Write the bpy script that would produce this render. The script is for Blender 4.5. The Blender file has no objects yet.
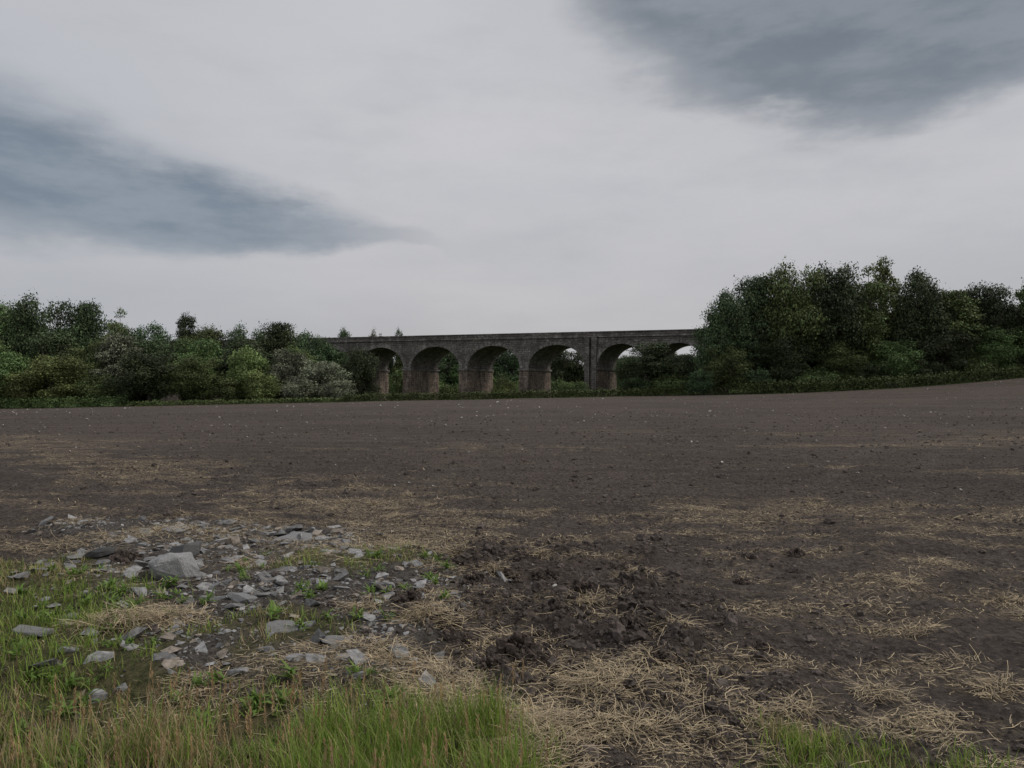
import bpy, bmesh, math, random
import numpy as np
from mathutils import Vector, Matrix

random.seed(7)
RNG = np.random.default_rng(11)
scene = bpy.context.scene
scene.view_settings.view_transform = 'Standard'
scene.view_settings.look = 'None'
scene.view_settings.exposure = 0
scene.view_settings.gamma = 1

# ------------------------------------------------------------------ noise
_perm = np.random.default_rng(3).permutation(4096)
_ang = np.random.default_rng(4).random(4096) * 2 * np.pi
_gx, _gy = np.cos(_ang), np.sin(_ang)
def pn(x, y, seed=0):
    x = np.asarray(x, float); y = np.asarray(y, float)
    x0 = np.floor(x).astype(np.int64); y0 = np.floor(y).astype(np.int64)
    fx = x - x0; fy = y - y0
    def g(ix, iy, dx, dy):
        h = _perm[(_perm[(ix + seed * 131) & 4095] + iy) & 4095]
        return _gx[h] * dx + _gy[h] * dy
    u = fx**3 * (fx * (fx * 6 - 15) + 10); v = fy**3 * (fy * (fy * 6 - 15) + 10)
    a = g(x0, y0, fx, fy); b = g(x0 + 1, y0, fx - 1, fy)
    c = g(x0, y0 + 1, fx, fy - 1); d = g(x0 + 1, y0 + 1, fx - 1, fy - 1)
    return (a + (b - a) * u) * (1 - v) + (c + (d - c) * u) * v
def fbm(x, y, s, o=3, seed=0):
    r = 0; a = 1.0
    for i in range(o):
        r = r + a * pn(x / s, y / s, seed + i * 7); s *= 0.5; a *= 0.5
    return r
def sst(x, a, b):
    t = np.clip((x - a) / (b - a), 0, 1)
    return t * t * (3 - 2 * t)
def poly_sdf(x, y, P):
    x = np.asarray(x, float); y = np.asarray(y, float)
    d = np.full(x.shape, 1e18); ins = np.zeros(x.shape, bool)
    n = len(P)
    for i in range(n):
        ax, ay = P[i]; bx, by = P[(i + 1) % n]
        ex, ey = bx - ax, by - ay
        t = np.clip(((x - ax) * ex + (y - ay) * ey) / (ex * ex + ey * ey), 0, 1)
        d = np.minimum(d, (x - ax - t * ex)**2 + (y - ay - t * ey)**2)
        c = ((ay > y) != (by > y)) & (x < ex * (y - ay) / (ey if abs(ey) > 1e-9 else 1e-9) + ax)
        ins ^= c
    d = np.sqrt(d)
    return np.where(ins, -d, d)

# ------------------------------------------------------------------ terrain
STONE = [(-5.4, 9.3), (-3.0, 9.3), (-1.2, 8.0), (-0.4, 6.4), (-0.45, 5.0), (-0.7, 4.2), (-1.9, 4.1), (-2.7, 4.8), (-3.2, 5.7), (-4.1, 6.7)]
GRASS = [(-12, 8.6), (-5.2, 7.5), (-3.9, 6.9), (-3.1, 6.0), (-2.4, 5.1), (-1.7, 4.4), (-1.0, 4.0), (-0.1, 3.75), (0.25, 3.4), (0.3, 2), (0.3, -6), (-12, -6)]
GRASS2 = [(0.95, 3.3), (1.25, 3.62), (1.65, 3.58), (2.0, 3.35), (2.6, 2.6), (2.6, -6), (0.3, -6), (0.5, 2.6)]
CHURN = [(-1.0, 7.8), (0.4, 8.6), (1.7, 7.4), (1.5, 5.5), (1.5, 4.2), (1.3, 3.5), (0.7, 3.3), (0.0, 4.1), (-0.7, 5.3)]
_kx = np.array([-400, -120, -82, -50, -26.5, -10, 14.5, 35, 57, 66, 76, 100, 150, 400.])
_kz = np.array([-3.5, -2.4, -2.05, -1.42, -0.93, -0.6, -0.11, 0.3, 1.3, 1.9, 2.9, 5.0, 7.5, 12.])
_tx = np.linspace(-400, 400, 3201); _tz = np.interp(_tx, _kx, _kz)
_k = np.exp(-0.5 * (np.arange(-40, 41) / 14.0)**2); _k /= _k.sum()
_tz = np.convolve(np.pad(_tz, 40, 'edge'), _k, 'valid')
def macro(x, y):
    R = np.interp(x, _tx, _tz)
    t = np.clip((y - 12) / 100.0, 0, 1)
    z = R * t**1.25
    z = z - 5.0 * sst(y, 133, 165) * (1 - sst(x, 28, 60))
    far = sst(np.hypot(x, y), 350, 1100)
    z = z + 16 * far + 14 * far * pn(x / 600, y / 600, 5)
    z = z + 0.10 * pn(x / 14, y / 14, 8) * sst(np.abs(y), 12, 30)
    return z
def masks(x, y):
    n1 = fbm(x, y, 1.2, 3, 21); n2 = fbm(x, y, 0.4, 3, 33)
    st = 1 - sst(poly_sdf(x, y, STONE) + 0.5 * n1 + 0.2 * n2, -0.25, 0.35)
    gr = 1 - sst(poly_sdf(x, y, GRASS) + 0.7 * n1 + 0.35 * n2, -0.25, 0.25)
    g2 = 1 - sst(poly_sdf(x, y, GRASS2) + 0.2 * n1 + 0.2 * n2, -0.1, 0.15)
    isl = (1 - sst(np.hypot((x + 1.45) / 0.9, (y - 7.1) / 0.6) + 0.8 * n2, 0.6, 1.1)) * 0.65
    isl2 = (1 - sst(np.hypot((x + 1.55) / 0.7, (y - 5.1) / 0.45) + 0.8 * n2, 0.6, 1.1)) * 0.8
    gr = np.maximum(np.maximum(gr, g2), np.maximum(isl, isl2))
    ch = (1 - sst(poly_sdf(x, y, CHURN) + 1.0 * n1 + 0.4 * n2, -0.5, 0.5)) * np.clip(0.85 + 1.2 * n1, 0.3, 1)
    big = fbm(x, y, 3.0, 3, 51); fine = fbm(x * 0.6, y * 1.2, 0.55, 3, 61); huge = fbm(x * .6, y * 1.2, 7.0, 2, 65)
    rows = fbm(x * 0.30 + y * 0.12, y * 1.5 - x * .2, 1.0, 3, 67)
    l1 = np.abs((y - 19) + (x + 11) * 1.0) / 1.414
    l1 = np.exp(-(l1 / 1.6)**2) * sst(x, -26, -12) * (1 - sst(x, -1, 2)) * 1.5
    l1b = np.abs((y - 12.6) + (x + 9.5) * 0.55) / 1.14
    l1b = np.exp(-(l1b / 0.5)**2) * sst(x, -14, -9) * (1 - sst(x, -4, -2)) * 1.1
    l2 = np.exp(-((y - 9.0 - 0.12 * x) / 1.5)**2) * 1.05 * sst(x, -9, -4)
    nearr = sst(x, -0.5, 1.2) * (1 - sst(y, 9, 12)) * 0.72
    mid = 0.8 * sst(huge, -0.08, 0.35) * sst(y, 8, 10) * (1 - sst(y, 22, 34)) * sst(x, -3, 1)
    core = np.exp(-(((x - 0.1) / 0.7)**2 + ((y - 4.0) / 0.6)**2)) * 0.8
    rim = np.exp(-((poly_sdf(x, y, STONE)) / 0.5)**2) * 1.05
    far1 = np.exp(-(((x - 6.6) / 1.2)**2 + ((y - 16.2) / 0.25)**2)) * 3.0
    far2 = np.exp(-(((x - 10.5) / 2.0)**2 + ((y - 15.0) / 0.4)**2)) * 2
    far3 = np.exp(-(((x + 4.0) / 2.5)**2 + ((y - 21) / 0.5)**2)) * 1.0 + np.exp(-(((x + 14) / 3)**2 + ((y - 24) / 0.8)**2)) * 1.6 + np.exp(-(((x - 9) / 3)**2 + ((y - 22) / 0.5)**2)) * .9
    sw = l1 + l1b + l2 + nearr + core + rim + far1 + far2 + far3 + mid
    sw = sw * np.clip(0.34 + 1.1 * big + 2.0 * fine + 1.3 * rows, 0, 1.7)
    sw = np.clip(sw, 0, 1) * (1 - 0.5 * gr) * (1 - .35 * ch)
    return st, gr, ch, sw
def tracks(x, y):
    r = 0
    for off in (0, 1.75, 6.5, 8.2):
        c_ = 2.2 + off + 0.30 * (y - 5) + 0.012 * (y - 5)**2
        r = r + np.exp(-((x - c_) / 0.22)**2)
    for off in (0, 1.7, 14, 16):
        c_ = 13.5 + off - 0.45 * (x + 9) - .012 * (x + 9)**2 + off * .02 * x
        r = r + np.exp(-((y - c_) / 0.3)**2) * .8
    return r * (1 - sst(y, 40, 90)) * sst(y, 2, 4) * (.5 + .5 * sst(fbm(x, y, 2.5, 2, 91), -.3, .3))
def micro(x, y, m=None):
    st, gr, ch, sw = m if m is not None else masks(x, y)
    fade = (1 - sst(np.abs(y - 6), 10, 22)) * (1 - sst(np.abs(x), 8, 14))
    a = 0.05 * pn(x / 1.6, y / 1.6, 71)
    b = 0.045 * pn(x / 0.5, y / 0.5, 72)
    c = 0.032 * pn(x / 0.19, y / 0.19, 73) + 0.018 * pn(x / 0.09, y / 0.09, 74)
    r = np.abs(pn(x / 0.45, y / 0.45, 75)) * 0.20 + np.abs(pn(x / 0.2, y / 0.2, 76)) * 0.08
    tr = tracks(x, y)
    z = a + b * (1 + ch) + c * (0.85 + 0.5 * ch - 0.35 * gr) + ch * (r - 0.02) - 0.035 * np.clip(tr, 0, 1) * (1 + .4 * np.sin((x + y) * 28))
    z = z + 0.08 * st + 0.03 * np.exp(-(((x + 2.5) / 1.6)**2 + ((y - 6.4) / 1.6)**2))
    return z * fade
def height(x, y):
    return macro(x, y) + micro(x, y)

# ------------------------------------------------------------------ mesh helpers
def mk_mesh(name, V, faces, col=None, midx=None, smooth=False):
    me = bpy.data.meshes.new(name)
    V = np.ascontiguousarray(V, dtype=np.float32)
    me.vertices.add(len(V)); me.vertices.foreach_set('co', V.ravel())
    faces = [np.asarray(f, dtype=np.int32) for f in faces if len(f)]
    tot = np.concatenate([np.full(len(f), f.shape[1], np.int32) for f in faces])
    idx = np.concatenate([f.ravel() for f in faces])
    me.loops.add(len(idx)); me.loops.foreach_set('vertex_index', idx)
    me.polygons.add(len(tot))
    me.polygons.foreach_set('loop_start', np.concatenate([[0], np.cumsum(tot)[:-1]]).astype(np.int32))
    if midx is not None:
        me.polygons.foreach_set('material_index', np.asarray(midx, np.int32))
    me.update(calc_edges=True)
    me.polygons.foreach_set('use_smooth', np.full(len(tot), smooth))
    if col is not None:
        c = np.ones((len(V), 4), np.float32); c[:, :3] = col
        at = me.attributes.new('Col', 'FLOAT_COLOR', 'POINT'); at.data.foreach_set('color', c.ravel())
    return me
def mk_obj(name, me, mats=(), parent=None):
    ob = bpy.data.objects.new(name, me); scene.collection.objects.link(ob)
    for m in mats: me.materials.append(m)
    if parent: ob.parent = parent
    return ob
def empty(name):
    e = bpy.data.objects.new(name, None); scene.collection.objects.link(e); return e
def unit(v):
    return v / np.maximum(np.linalg.norm(v, axis=-1, keepdims=True), 1e-9)

# ------------------------------------------------------------------ materials
def new_mat(name):
    m = bpy.data.materials.new(name); m.use_nodes = True
    nt = m.node_tree; nt.nodes.clear()
    out = nt.nodes.new('ShaderNodeOutputMaterial')
    return m, nt, out
class NB:
    def __init__(s, nt): s.nt = nt
    def n(s, t, **k):
        nd = s.nt.nodes.new(t)
        for a, b in k.items(): setattr(nd, a, b)
        return nd
    def put(s, sock, v):
        if isinstance(v, bpy.types.NodeSocket): s.nt.links.new(v, sock)
        elif v is not None: sock.default_value = v
    def m(s, op, a, b=None, c=None, clamp=False):
        nd = s.n('ShaderNodeMath', operation=op); nd.use_clamp = clamp
        s.put(nd.inputs[0], a)
        if b is not None: s.put(nd.inputs[1], b)
        if c is not None: s.put(nd.inputs[2], c)
        return nd.outputs[0]
    def ss(s, v, a, b, lo=0., hi=1.):
        nd = s.n('ShaderNodeMapRange', interpolation_type='SMOOTHSTEP')
        s.put(nd.inputs['Value'], v); nd.inputs['From Min'].default_value = a; nd.inputs['From Max'].default_value = b
        nd.inputs['To Min'].default_value = lo; nd.inputs['To Max'].default_value = hi
        return nd.outputs['Result']
    def noise(s, vec, scale, detail=3, rough=0.55, dim='3D'):
        nd = s.n('ShaderNodeTexNoise'); nd.noise_dimensions = dim
        if vec is not None: s.nt.links.new(vec, nd.inputs['Vector'])
        nd.inputs['Scale'].default_value = scale; nd.inputs['Detail'].default_value = detail
        nd.inputs['Roughness'].default_value = rough
        return nd.outputs['Fac']
    def mix(s, f, a, b, bt='MIX'):
        nd = s.n('ShaderNodeMix', data_type='RGBA', blend_type=bt)
        s.put(nd.inputs[0], f)
        s.put(nd.inputs[6], a if not isinstance(a, tuple) else (*a, 1.0)[:4])
        s.put(nd.inputs[7], b if not isinstance(b, tuple) else (*b, 1.0)[:4])
        return nd.outputs[2]
    def mapv(s, vec, sc=(1, 1, 1), loc=(0, 0, 0)):
        nd = s.n('ShaderNodeMapping'); s.nt.links.new(vec, nd.inputs['Vector'])
        nd.inputs['Scale'].default_value = sc; nd.inputs['Location'].default_value = loc
        return nd.outputs['Vector']

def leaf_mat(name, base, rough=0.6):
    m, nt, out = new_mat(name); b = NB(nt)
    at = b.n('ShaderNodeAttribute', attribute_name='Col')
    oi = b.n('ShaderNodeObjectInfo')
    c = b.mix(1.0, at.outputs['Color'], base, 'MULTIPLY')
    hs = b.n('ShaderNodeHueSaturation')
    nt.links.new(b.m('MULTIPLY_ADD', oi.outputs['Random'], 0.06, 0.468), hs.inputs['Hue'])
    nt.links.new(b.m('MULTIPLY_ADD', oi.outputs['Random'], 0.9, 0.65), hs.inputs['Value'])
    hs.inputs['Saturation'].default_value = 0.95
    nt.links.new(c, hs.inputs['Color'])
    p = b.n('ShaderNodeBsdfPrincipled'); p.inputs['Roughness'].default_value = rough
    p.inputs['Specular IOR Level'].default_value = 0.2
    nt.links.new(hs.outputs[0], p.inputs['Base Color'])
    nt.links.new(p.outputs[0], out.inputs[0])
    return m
def col_mat(name, rough=0.9, trans=0.0, noise_scale=None, spec=0.2):
    m, nt, out = new_mat(name); b = NB(nt)
    at = b.n('ShaderNodeAttribute', attribute_name='Col')
    c = at.outputs['Color']
    p = b.n('ShaderNodeBsdfPrincipled'); p.inputs['Roughness'].default_value = rough
    p.inputs['Specular IOR Level'].default_value = spec
    if noise_scale:
        tc = b.n('ShaderNodeTexCoord')
        f = b.noise(tc.outputs['Object'], noise_scale, 5, 0.65)
        v = b.ss(f, 0.3, 0.7, 0.6, 1.35)
        c = b.mix(1.0, c, v, 'MULTIPLY')
        bp = b.n('ShaderNodeBump'); bp.inputs['Strength'].default_value = 0.6; bp.inputs['Distance'].default_value = 0.01
        nt.links.new(f, bp.inputs['Height']); nt.links.new(bp.outputs[0], p.inputs['Normal'])
    nt.links.new(c, p.inputs['Base Color'])
    if trans > 0:
        t = b.n('ShaderNodeBsdfTranslucent'); nt.links.new(c, t.inputs['Color'])
        mx = b.n('ShaderNodeMixShader'); mx.inputs[0].default_value = trans
        nt.links.new(p.outputs[0], mx.inputs[1]); nt.links.new(t.outputs[0], mx.inputs[2])
        nt.links.new(mx.outputs[0], out.inputs[0])
    else:
        nt.links.new(p.outputs[0], out.inputs[0])
    return m

def stone_mat(name, ca, cb, stain, stain_amt, bw=0.95, bh=0.42, soot=0.75):
    m, nt, out = new_mat(name); b = NB(nt)
    tc = b.n('ShaderNodeTexCoord'); sp = b.n('ShaderNodeSeparateXYZ'); nt.links.new(tc.outputs['Object'], sp.inputs[0])
    cx = b.n('ShaderNodeCombineXYZ'); nt.links.new(b.m('ADD', sp.outputs[0], sp.outputs[1]), cx.inputs[0]); nt.links.new(sp.outputs[2], cx.inputs[1])
    br = b.n('ShaderNodeTexBrick'); nt.links.new(cx.outputs[0], br.inputs['Vector'])
    br.inputs['Color1'].default_value = (*ca, 1); br.inputs['Color2'].default_value = (*cb, 1)
    br.inputs['Mortar'].default_value = (ca[0] * 0.35, ca[1] * 0.35, ca[2] * 0.35, 1)
    br.inputs['Scale'].default_value = 1.0; br.inputs['Brick Width'].default_value = bw; br.inputs['Row Height'].default_value = bh
    br.inputs['Mortar Size'].default_value = 0.035; br.inputs['Mortar Smooth'].default_value = 0.4
    n1 = b.noise(tc.outputs['Object'], 0.45, 6, 0.7)
    n2 = b.noise(b.mapv(tc.outputs['Object'], (1.4, 1.4, 0.22)), 1.0, 5, 0.65)
    n3 = b.noise(tc.outputs['Object'], 2.6, 5, 0.75)
    c = b.mix(b.ss(n1, 0.38, 0.62, 0, soot), br.outputs['Color'], (0.070, 0.062, 0.057))
    c = b.mix(b.ss(n2, 0.45, 0.6, 0, stain_amt), c, stain)
    c = b.mix(1.0, c, b.ss(n3, 0.3, 0.7, 0.5, 1.6), 'MULTIPLY')
    p = b.n('ShaderNodeBsdfPrincipled'); p.inputs['Roughness'].default_value = 0.9
    p.inputs['Specular IOR Level'].default_value = 0.2
    bp = b.n('ShaderNodeBump'); bp.inputs['Strength'].default_value = 1.0; bp.inputs['Distance'].default_value = 0.09
    nt.links.new(b.m('SUBTRACT', n3, b.m('MULTIPLY', br.outputs['Fac'], 0.8)), bp.inputs['Height'])
    nt.links.new(bp.outputs[0], p.inputs['Normal'])
    nt.links.new(c, p.inputs['Base Color']); nt.links.new(p.outputs[0], out.inputs[0])
    return m

# ------------------------------------------------------------------ ground
def graded(lo_far, lo, hi, hi_far, step, g1, g2):
    mid = np.arange(lo, hi + 1e-6, step)
    up = [mid[-1]]; s = step
    while up[-1] < hi_far: s *= g2; up.append(up[-1] + s)
    dn = [mid[0]]; s = step
    while dn[-1] > lo_far: s *= g1; dn.append(dn[-1] - s)
    return np.array(dn[:0:-1] + list(mid) + up[1:])
gxs = graded(-2600, -7.5, 7.5, 2600, 0.028, 1.045, 1.045)
gys = graded(-2600, 2.2, 12.5, 2800, 0.028, 1.12, 1.013)
X, Y = np.meshgrid(gxs, gys)
mk = masks(X, Y)
Z = macro(X, Y) + micro(X, Y, mk)
nx, ny = len(gxs), len(gys)
V = np.stack([X.ravel(), Y.ravel(), Z.ravel()], 1)
ii = (np.arange(ny - 1)[:, None] * nx + np.arange(nx - 1)[None, :]).ravel()
F = np.stack([ii, ii + 1, ii + nx + 1, ii + nx], 1)
edge_y = lambda x: 125.5 - 12.0 * sst(x, 22, 42)
bey = sst(Y, edge_y(X) - 0.5, edge_y(X) + 1.0)
gme = mk_mesh('ground', V, [F], smooth=True)
c = np.zeros((nx * ny, 4), np.float32)
c[:, 0] = mk[3].ravel(); c[:, 1] = mk[1].ravel(); c[:, 2] = mk[0].ravel(); c[:, 3] = 1
a = gme.attributes.new('zone', 'FLOAT_COLOR', 'POINT'); a.data.foreach_set('color', c.ravel())
a = gme.attributes.new('pasture', 'FLOAT', 'POINT'); a.data.foreach_set('value', bey.ravel().astype(np.float32))
a = gme.attributes.new('churn', 'FLOAT', 'POINT'); a.data.foreach_set('value', mk[2].ravel().astype(np.float32))
a = gme.attributes.new('track', 'FLOAT', 'POINT'); a.data.foreach_set('value', np.clip(tracks(X, Y), 0, 1).ravel().astype(np.float32))
m, nt, out = new_mat('field_soil'); b = NB(nt)
tc = b.n('ShaderNodeTexCoord'); O = tc.outputs['Object']
z = b.n('ShaderNodeAttribute', attribute_name='zone'); sp = b.n('ShaderNodeSeparateColor'); nt.links.new(z.outputs['Color'], sp.inputs[0])
pas = b.n('ShaderNodeAttribute', attribute_name='pasture'); chn = b.n('ShaderNodeAttribute', attribute_name='churn'); trk = b.n('ShaderNodeAttribute', attribute_name='track')
nA = b.noise(O, 0.10, 5, 0.6); nB = b.noise(O, 1.7, 6, 0.7); nC = b.noise(O, 16, 6, 0.75); nD = b.noise(O, 75, 4, 0.7)
streak = b.noise(b.mapv(O, (0.06, 1.6, 1)), 1.0, 4, 0.65)
soil = b.mix(b.ss(nB, 0.3, 0.7), (0.086, 0.070, 0.060), (0.134, 0.111, 0.097))
soil = b.mix(b.ss(nA, 0.38, 0.62, 0, 0.5), soil, (0.155, 0.124, 0.105))
soil = b.mix(b.ss(streak, 0.46, 0.62, 0, 0.45), soil, (0.078, 0.065, 0.058))
soil = b.mix(b.m('MULTIPLY', trk.outputs['Fac'], 0.5), soil, (0.165, 0.138, 0.122))
soil = b.mix(b.m('MULTIPLY', chn.outputs['Fac'], 0.45), soil, (0.064, 0.050, 0.042))
soil = b.mix(1.0, soil, b.ss(nC, 0.32, 0.68, 0.5, 1.5), 'MULTIPLY')
crumb = b.m('MULTIPLY', b.ss(nD, 0.60, 0.70), 0.5)
soil = b.mix(crumb, soil, (0.22, 0.19, 0.165))
rub = b.mix(b.ss(nC, 0.35, 0.65), (0.070, 0.063, 0.056), (0.20, 0.185, 0.168))
soil = b.mix(b.m('MULTIPLY', sp.outputs[2], 0.65), soil, rub)
fl = b.noise(b.mapv(O, (60, 16, 30)), 1.0, 3, 0.7); fl2 = b.noise(b.mapv(O, (14, 55, 30), (3, 5, 0)), 1.0, 3, 0.7)
flk = b.m('MAXIMUM', b.ss(fl, 0.52, 0.61), b.ss(fl2, 0.52, 0.61))
sf = b.m('MULTIPLY', flk, b.m('MULTIPLY', sp.outputs[0], 0.85))
soil = b.mix(sf, soil, (0.42, 0.335, 0.22))
tf = b.mix(b.ss(nC, 0.35, 0.65), (0.06, 0.07, 0.025), (0.19, 0.165, 0.08))
soil = b.mix(b.m('MULTIPLY', sp.outputs[1], 0.85), soil, tf)
ps = b.mix(b.ss(nB, 0.35, 0.65), (0.05, 0.08, 0.025), (0.09, 0.12, 0.04))
soil = b.mix(pas.outputs['Fac'], soil, ps)
p = b.n('ShaderNodeBsdfPrincipled'); p.inputs['Roughness'].default_value = 0.95; p.inputs['Specular IOR Level'].default_value = 0.1
vor = b.n('ShaderNodeTexVoronoi'); nt.links.new(O, vor.inputs['Vector']); vor.inputs['Scale'].default_value = 20
hgt = b.m('ADD', b.m('MULTIPLY', nC, 1.3), b.m('ADD', b.m('MULTIPLY', nD, 0.4), b.m('MULTIPLY', vor.outputs['Distance'], -0.7)))
hgt = b.m('ADD', hgt, b.m('MULTIPLY', nB, 3.0))
bp = b.n('ShaderNodeBump'); bp.inputs['Strength'].default_value = 1.0; bp.inputs['Distance'].default_value = 0.075
nt.links.new(hgt, bp.inputs['Height']); nt.links.new(bp.outputs[0], p.inputs['Normal'])
nt.links.new(soil, p.inputs['Base Color']); nt.links.new(p.outputs[0], out.inputs[0])
mk_obj('ground', gme, [m])

# ------------------------------------------------------------------ scatter helpers
def ico(sub):
    bm = bmesh.new(); bmesh.ops.create_icosphere(bm, subdivisions=sub, radius=1)
    v = np.array([p.co[:] for p in bm.verts]); f = np.array([[q.index for q in p.verts] for p in bm.faces]); bm.free()
    return v, f
def hull_rock(rng, n=11, flat=0.5):
    bm = bmesh.new()
    for i in range(n):
        d = unit(rng.normal(size=3)); d = d * (0.75 + 0.35 * rng.random())
        bm.verts.new((d[0], d[1] * 0.75, max(min(d[2], .6), -.6) * flat * 1.3))
    r = bmesh.ops.convex_hull(bm, input=bm.verts)
    bmesh.ops.delete(bm, geom=[e for e in r['geom_interior'] if isinstance(e, bmesh.types.BMVert)], context='VERTS')
    bmesh.ops.triangulate(bm, faces=bm.faces)
    bm.verts.index_update()
    v = np.array([p.co[:] for p in bm.verts]); f = np.array([[q.index for q in p.verts] for p in bm.faces]); bm.free()
    return v, f
def rotmats(n, tilt, rng):
    a = rng.random(n) * 2 * np.pi; tx = rng.normal(size=n) * tilt; ty = rng.normal(size=n) * tilt
    ca, sa = np.cos(a), np.sin(a); z0 = np.zeros(n); o = np.ones(n)
    Rz = np.stack([ca, -sa, z0, sa, ca, z0, z0, z0, o], 1).reshape(n, 3, 3)
    cx, sx = np.cos(tx), np.sin(tx)
    Rx = np.stack([o, z0, z0, z0, cx, -sx, z0, sx, cx], 1).reshape(n, 3, 3)
    cy, sy = np.cos(ty), np.sin(ty)
    Ry = np.stack([cy, z0, sy, z0, o, z0, -sy, z0, cy], 1).reshape(n, 3, 3)
    return Rx @ Ry @ Rz
def scatter_mesh(name, templates, P, S, tilt, cols, rng, mat, smooth=False, sink=0.25):
    Vs, Fs, Cs = [], [], []; off = 0
    which = rng.integers(0, len(templates), len(P)); R = rotmats(len(P), tilt, rng)
    for k, (tv, tf) in enumerate(templates):
        I = np.where(which == k)[0]
        if not len(I): continue
        v = np.einsum('nij,vj->nvi', R[I], tv) * S[I][:, None, None] + P[I][:, None, :]
        v[:, :, 2] += S[I][:, None] * sink
        f = tf[None] + (np.arange(len(I)) * len(tv))[:, None, None] + off
        Vs.append(v.reshape(-1, 3)); Fs.append(f.reshape(-1, tf.shape[1]))
        Cs.append(np.repeat(cols[I], len(tv), 0)); off += len(I) * len(tv)
    return mk_obj(name, mk_mesh(name, np.concatenate(Vs), [np.concatenate(Fs)], np.concatenate(Cs), smooth=smooth), [mat])
def fan(n, r0, r1, rng, half=0.80):
    r = r0 * (r1 / r0)**rng.random(n); a = (rng.random(n) * 2 - 1) * half
    return r * np.tan(a), r

clod_mat = col_mat('soil_clod', 0.95, 0, 40, 0.1)
rock_mat = col_mat('slate_stone', 0.8, 0, 25, 0.3)
tmpl = []
for i in range(10):
    v, f = ico(2); rs = np.random.default_rng(100 + i)
    d = 1 + 0.38 * pn(v[:, 0] * 1.3 + i * 9, v[:, 1] * 1.3 + v[:, 2] * 1.7, 90 + i) * 2 + 0.14 * rs.normal(size=len(v))
    tmpl.append((v * d[:, None] * np.array([1, 0.85, 0.65]), f))
x, y = fan(52000, 3.0, 55, RNG)
mm = masks(x, y)
keep = RNG.random(len(x)) < np.clip(0.32 + 0.9 * mm[2] + 1.0 * fbm(x, y * 1.4, 1.4, 3, 5) + .5 * fbm(x, y, 6, 2, 6), 0.04, 1) * (1 - 0.9 * mm[1]) * (1 - 0.5 * mm[0]) * (1 - 0.55 * sst(y, 14, 40))
x, y = x[keep], y[keep]; ch = mm[2][keep]; n = len(x)
S = (0.006 + 0.0006 * y) * (0.5 + (RNG.random(n) + .003)**-0.42 * 0.6) * (1 + 0.6 * ch)
S = np.minimum(S, 0.065)
g = (0.076 + 0.07 * RNG.random(n)) * (1 - 0.25 * ch)
cols = np.stack([g, g * 0.83, g * 0.73], 1)
scatter_mesh('soil_clods', tmpl, np.stack([x, y, height(x, y)], 1), S, 0.6, cols, RNG, clod_mat, smooth=False, sink=0.05)
# turned lumps: heaps of broken crumbs
lx = np.array([-0.2, -0.05, -0.62, -0.45, 0.02, 0.15, -0.1, -0.75, 0.35, 0.3, 0.8, 0.6, -0.3, 1.0, 0.1, -0.5, 0.9, -3.55, -0.35, 2.0, 2.9, 1.6])
ly = np.array([6.7, 6.55, 5.35, 5.2, 4.75, 4.6, 4.55, 5.6, 5.5, 6.8, 5.2, 6.1, 6.2, 7.0, 7.4, 7.1, 4.6, 7.0, 5.0, 6.6, 7.8, 4.9])
LS = np.array([.15, .11, .15, .11, .14, .10, .10, .11, .10, .10, .09, .10, .10, .09, .10, .10, .08, .12, .10, .07, .08, .07])
PX, PY, PZ, PS = [], [], [], []
for i in range(len(lx)):
    k = 60; r = LS[i] * RNG.random(k)**.6; aa = RNG.random(k) * 6.283
    xx = lx[i] + r * np.cos(aa) * 1.2; yy = ly[i] + r * np.sin(aa)
    PX.append(xx); PY.append(yy); PZ.append(height(xx, yy) + LS[i] * .75 * (1 - (r / LS[i])**1.6) * RNG.uniform(.2, 1, k)); PS.append(LS[i] * RNG.uniform(.10, .34, k))
PX, PY, PZ, PS = map(np.concatenate, (PX, PY, PZ, PS)); g = 0.050 + 0.045 * RNG.random(len(PX))
scatter_mesh('turned_earth_lumps', tmpl, np.stack([PX, PY, PZ], 1), PS, 0.8, np.stack([g, g * .80, g * .68], 1), RNG, clod_mat, smooth=False, sink=0.0)

# slates
rt = [hull_rock(np.random.default_rng(200 + i), 9 + i % 5, 0.16 + 0.04 * (i % 7)) for i in range(24)]
x = RNG.uniform(-6, 0.6, 32000); y = RNG.uniform(3.7, 9.8, 32000)
mm = masks(x, y)
keep = RNG.random(len(x)) < mm[0] * np.clip(0.40 + 1.2 * fbm(x, y, 0.8, 2, 15), 0.05, 1) * (1 - 0.8 * mm[1])
x, y = x[keep], y[keep]; n = len(x)
S = np.clip(0.012 * (RNG.random(n) + 0.003)**-0.46, 0.009, 0.16)
g = 0.12 + 0.20 * RNG.random(n)**1.5
cols = np.stack([g * 1.0, g * .985, g * .97], 1); br = RNG.random(n) < 0.25; cols[br] *= np.array([1.1, 0.95, 0.8])
scatter_mesh('slate_rubble', rt, np.stack([x, y, height(x, y)], 1), S, 0.25, cols, RNG, rock_mat, sink=0.06)
x = RNG.uniform(-4.5, -0.4, 190); y = RNG.uniform(4.0, 9.0, 190); k = poly_sdf(x, y, STONE) < .3; x, y = x[k], y[k]; n = len(x)
g = 0.13 + 0.17 * RNG.random(n)
scatter_mesh('slate_fragments', rt, np.stack([x, y, height(x, y)], 1), RNG.uniform(.04, .12, n), .22, np.stack([g, g * .985, g * .97], 1), RNG, rock_mat, sink=.05)
x, y = fan(2400, 6, 110, RNG); keep = RNG.random(len(x)) < 0.2 + 0.6 * sst(y, 10, 40) + .8 * fbm(x, y, 6, 2, 3); x, y = x[keep], y[keep]
ok = y < edge_y(x) - 3; x, y = x[ok], y[ok]; n = len(x)
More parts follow.
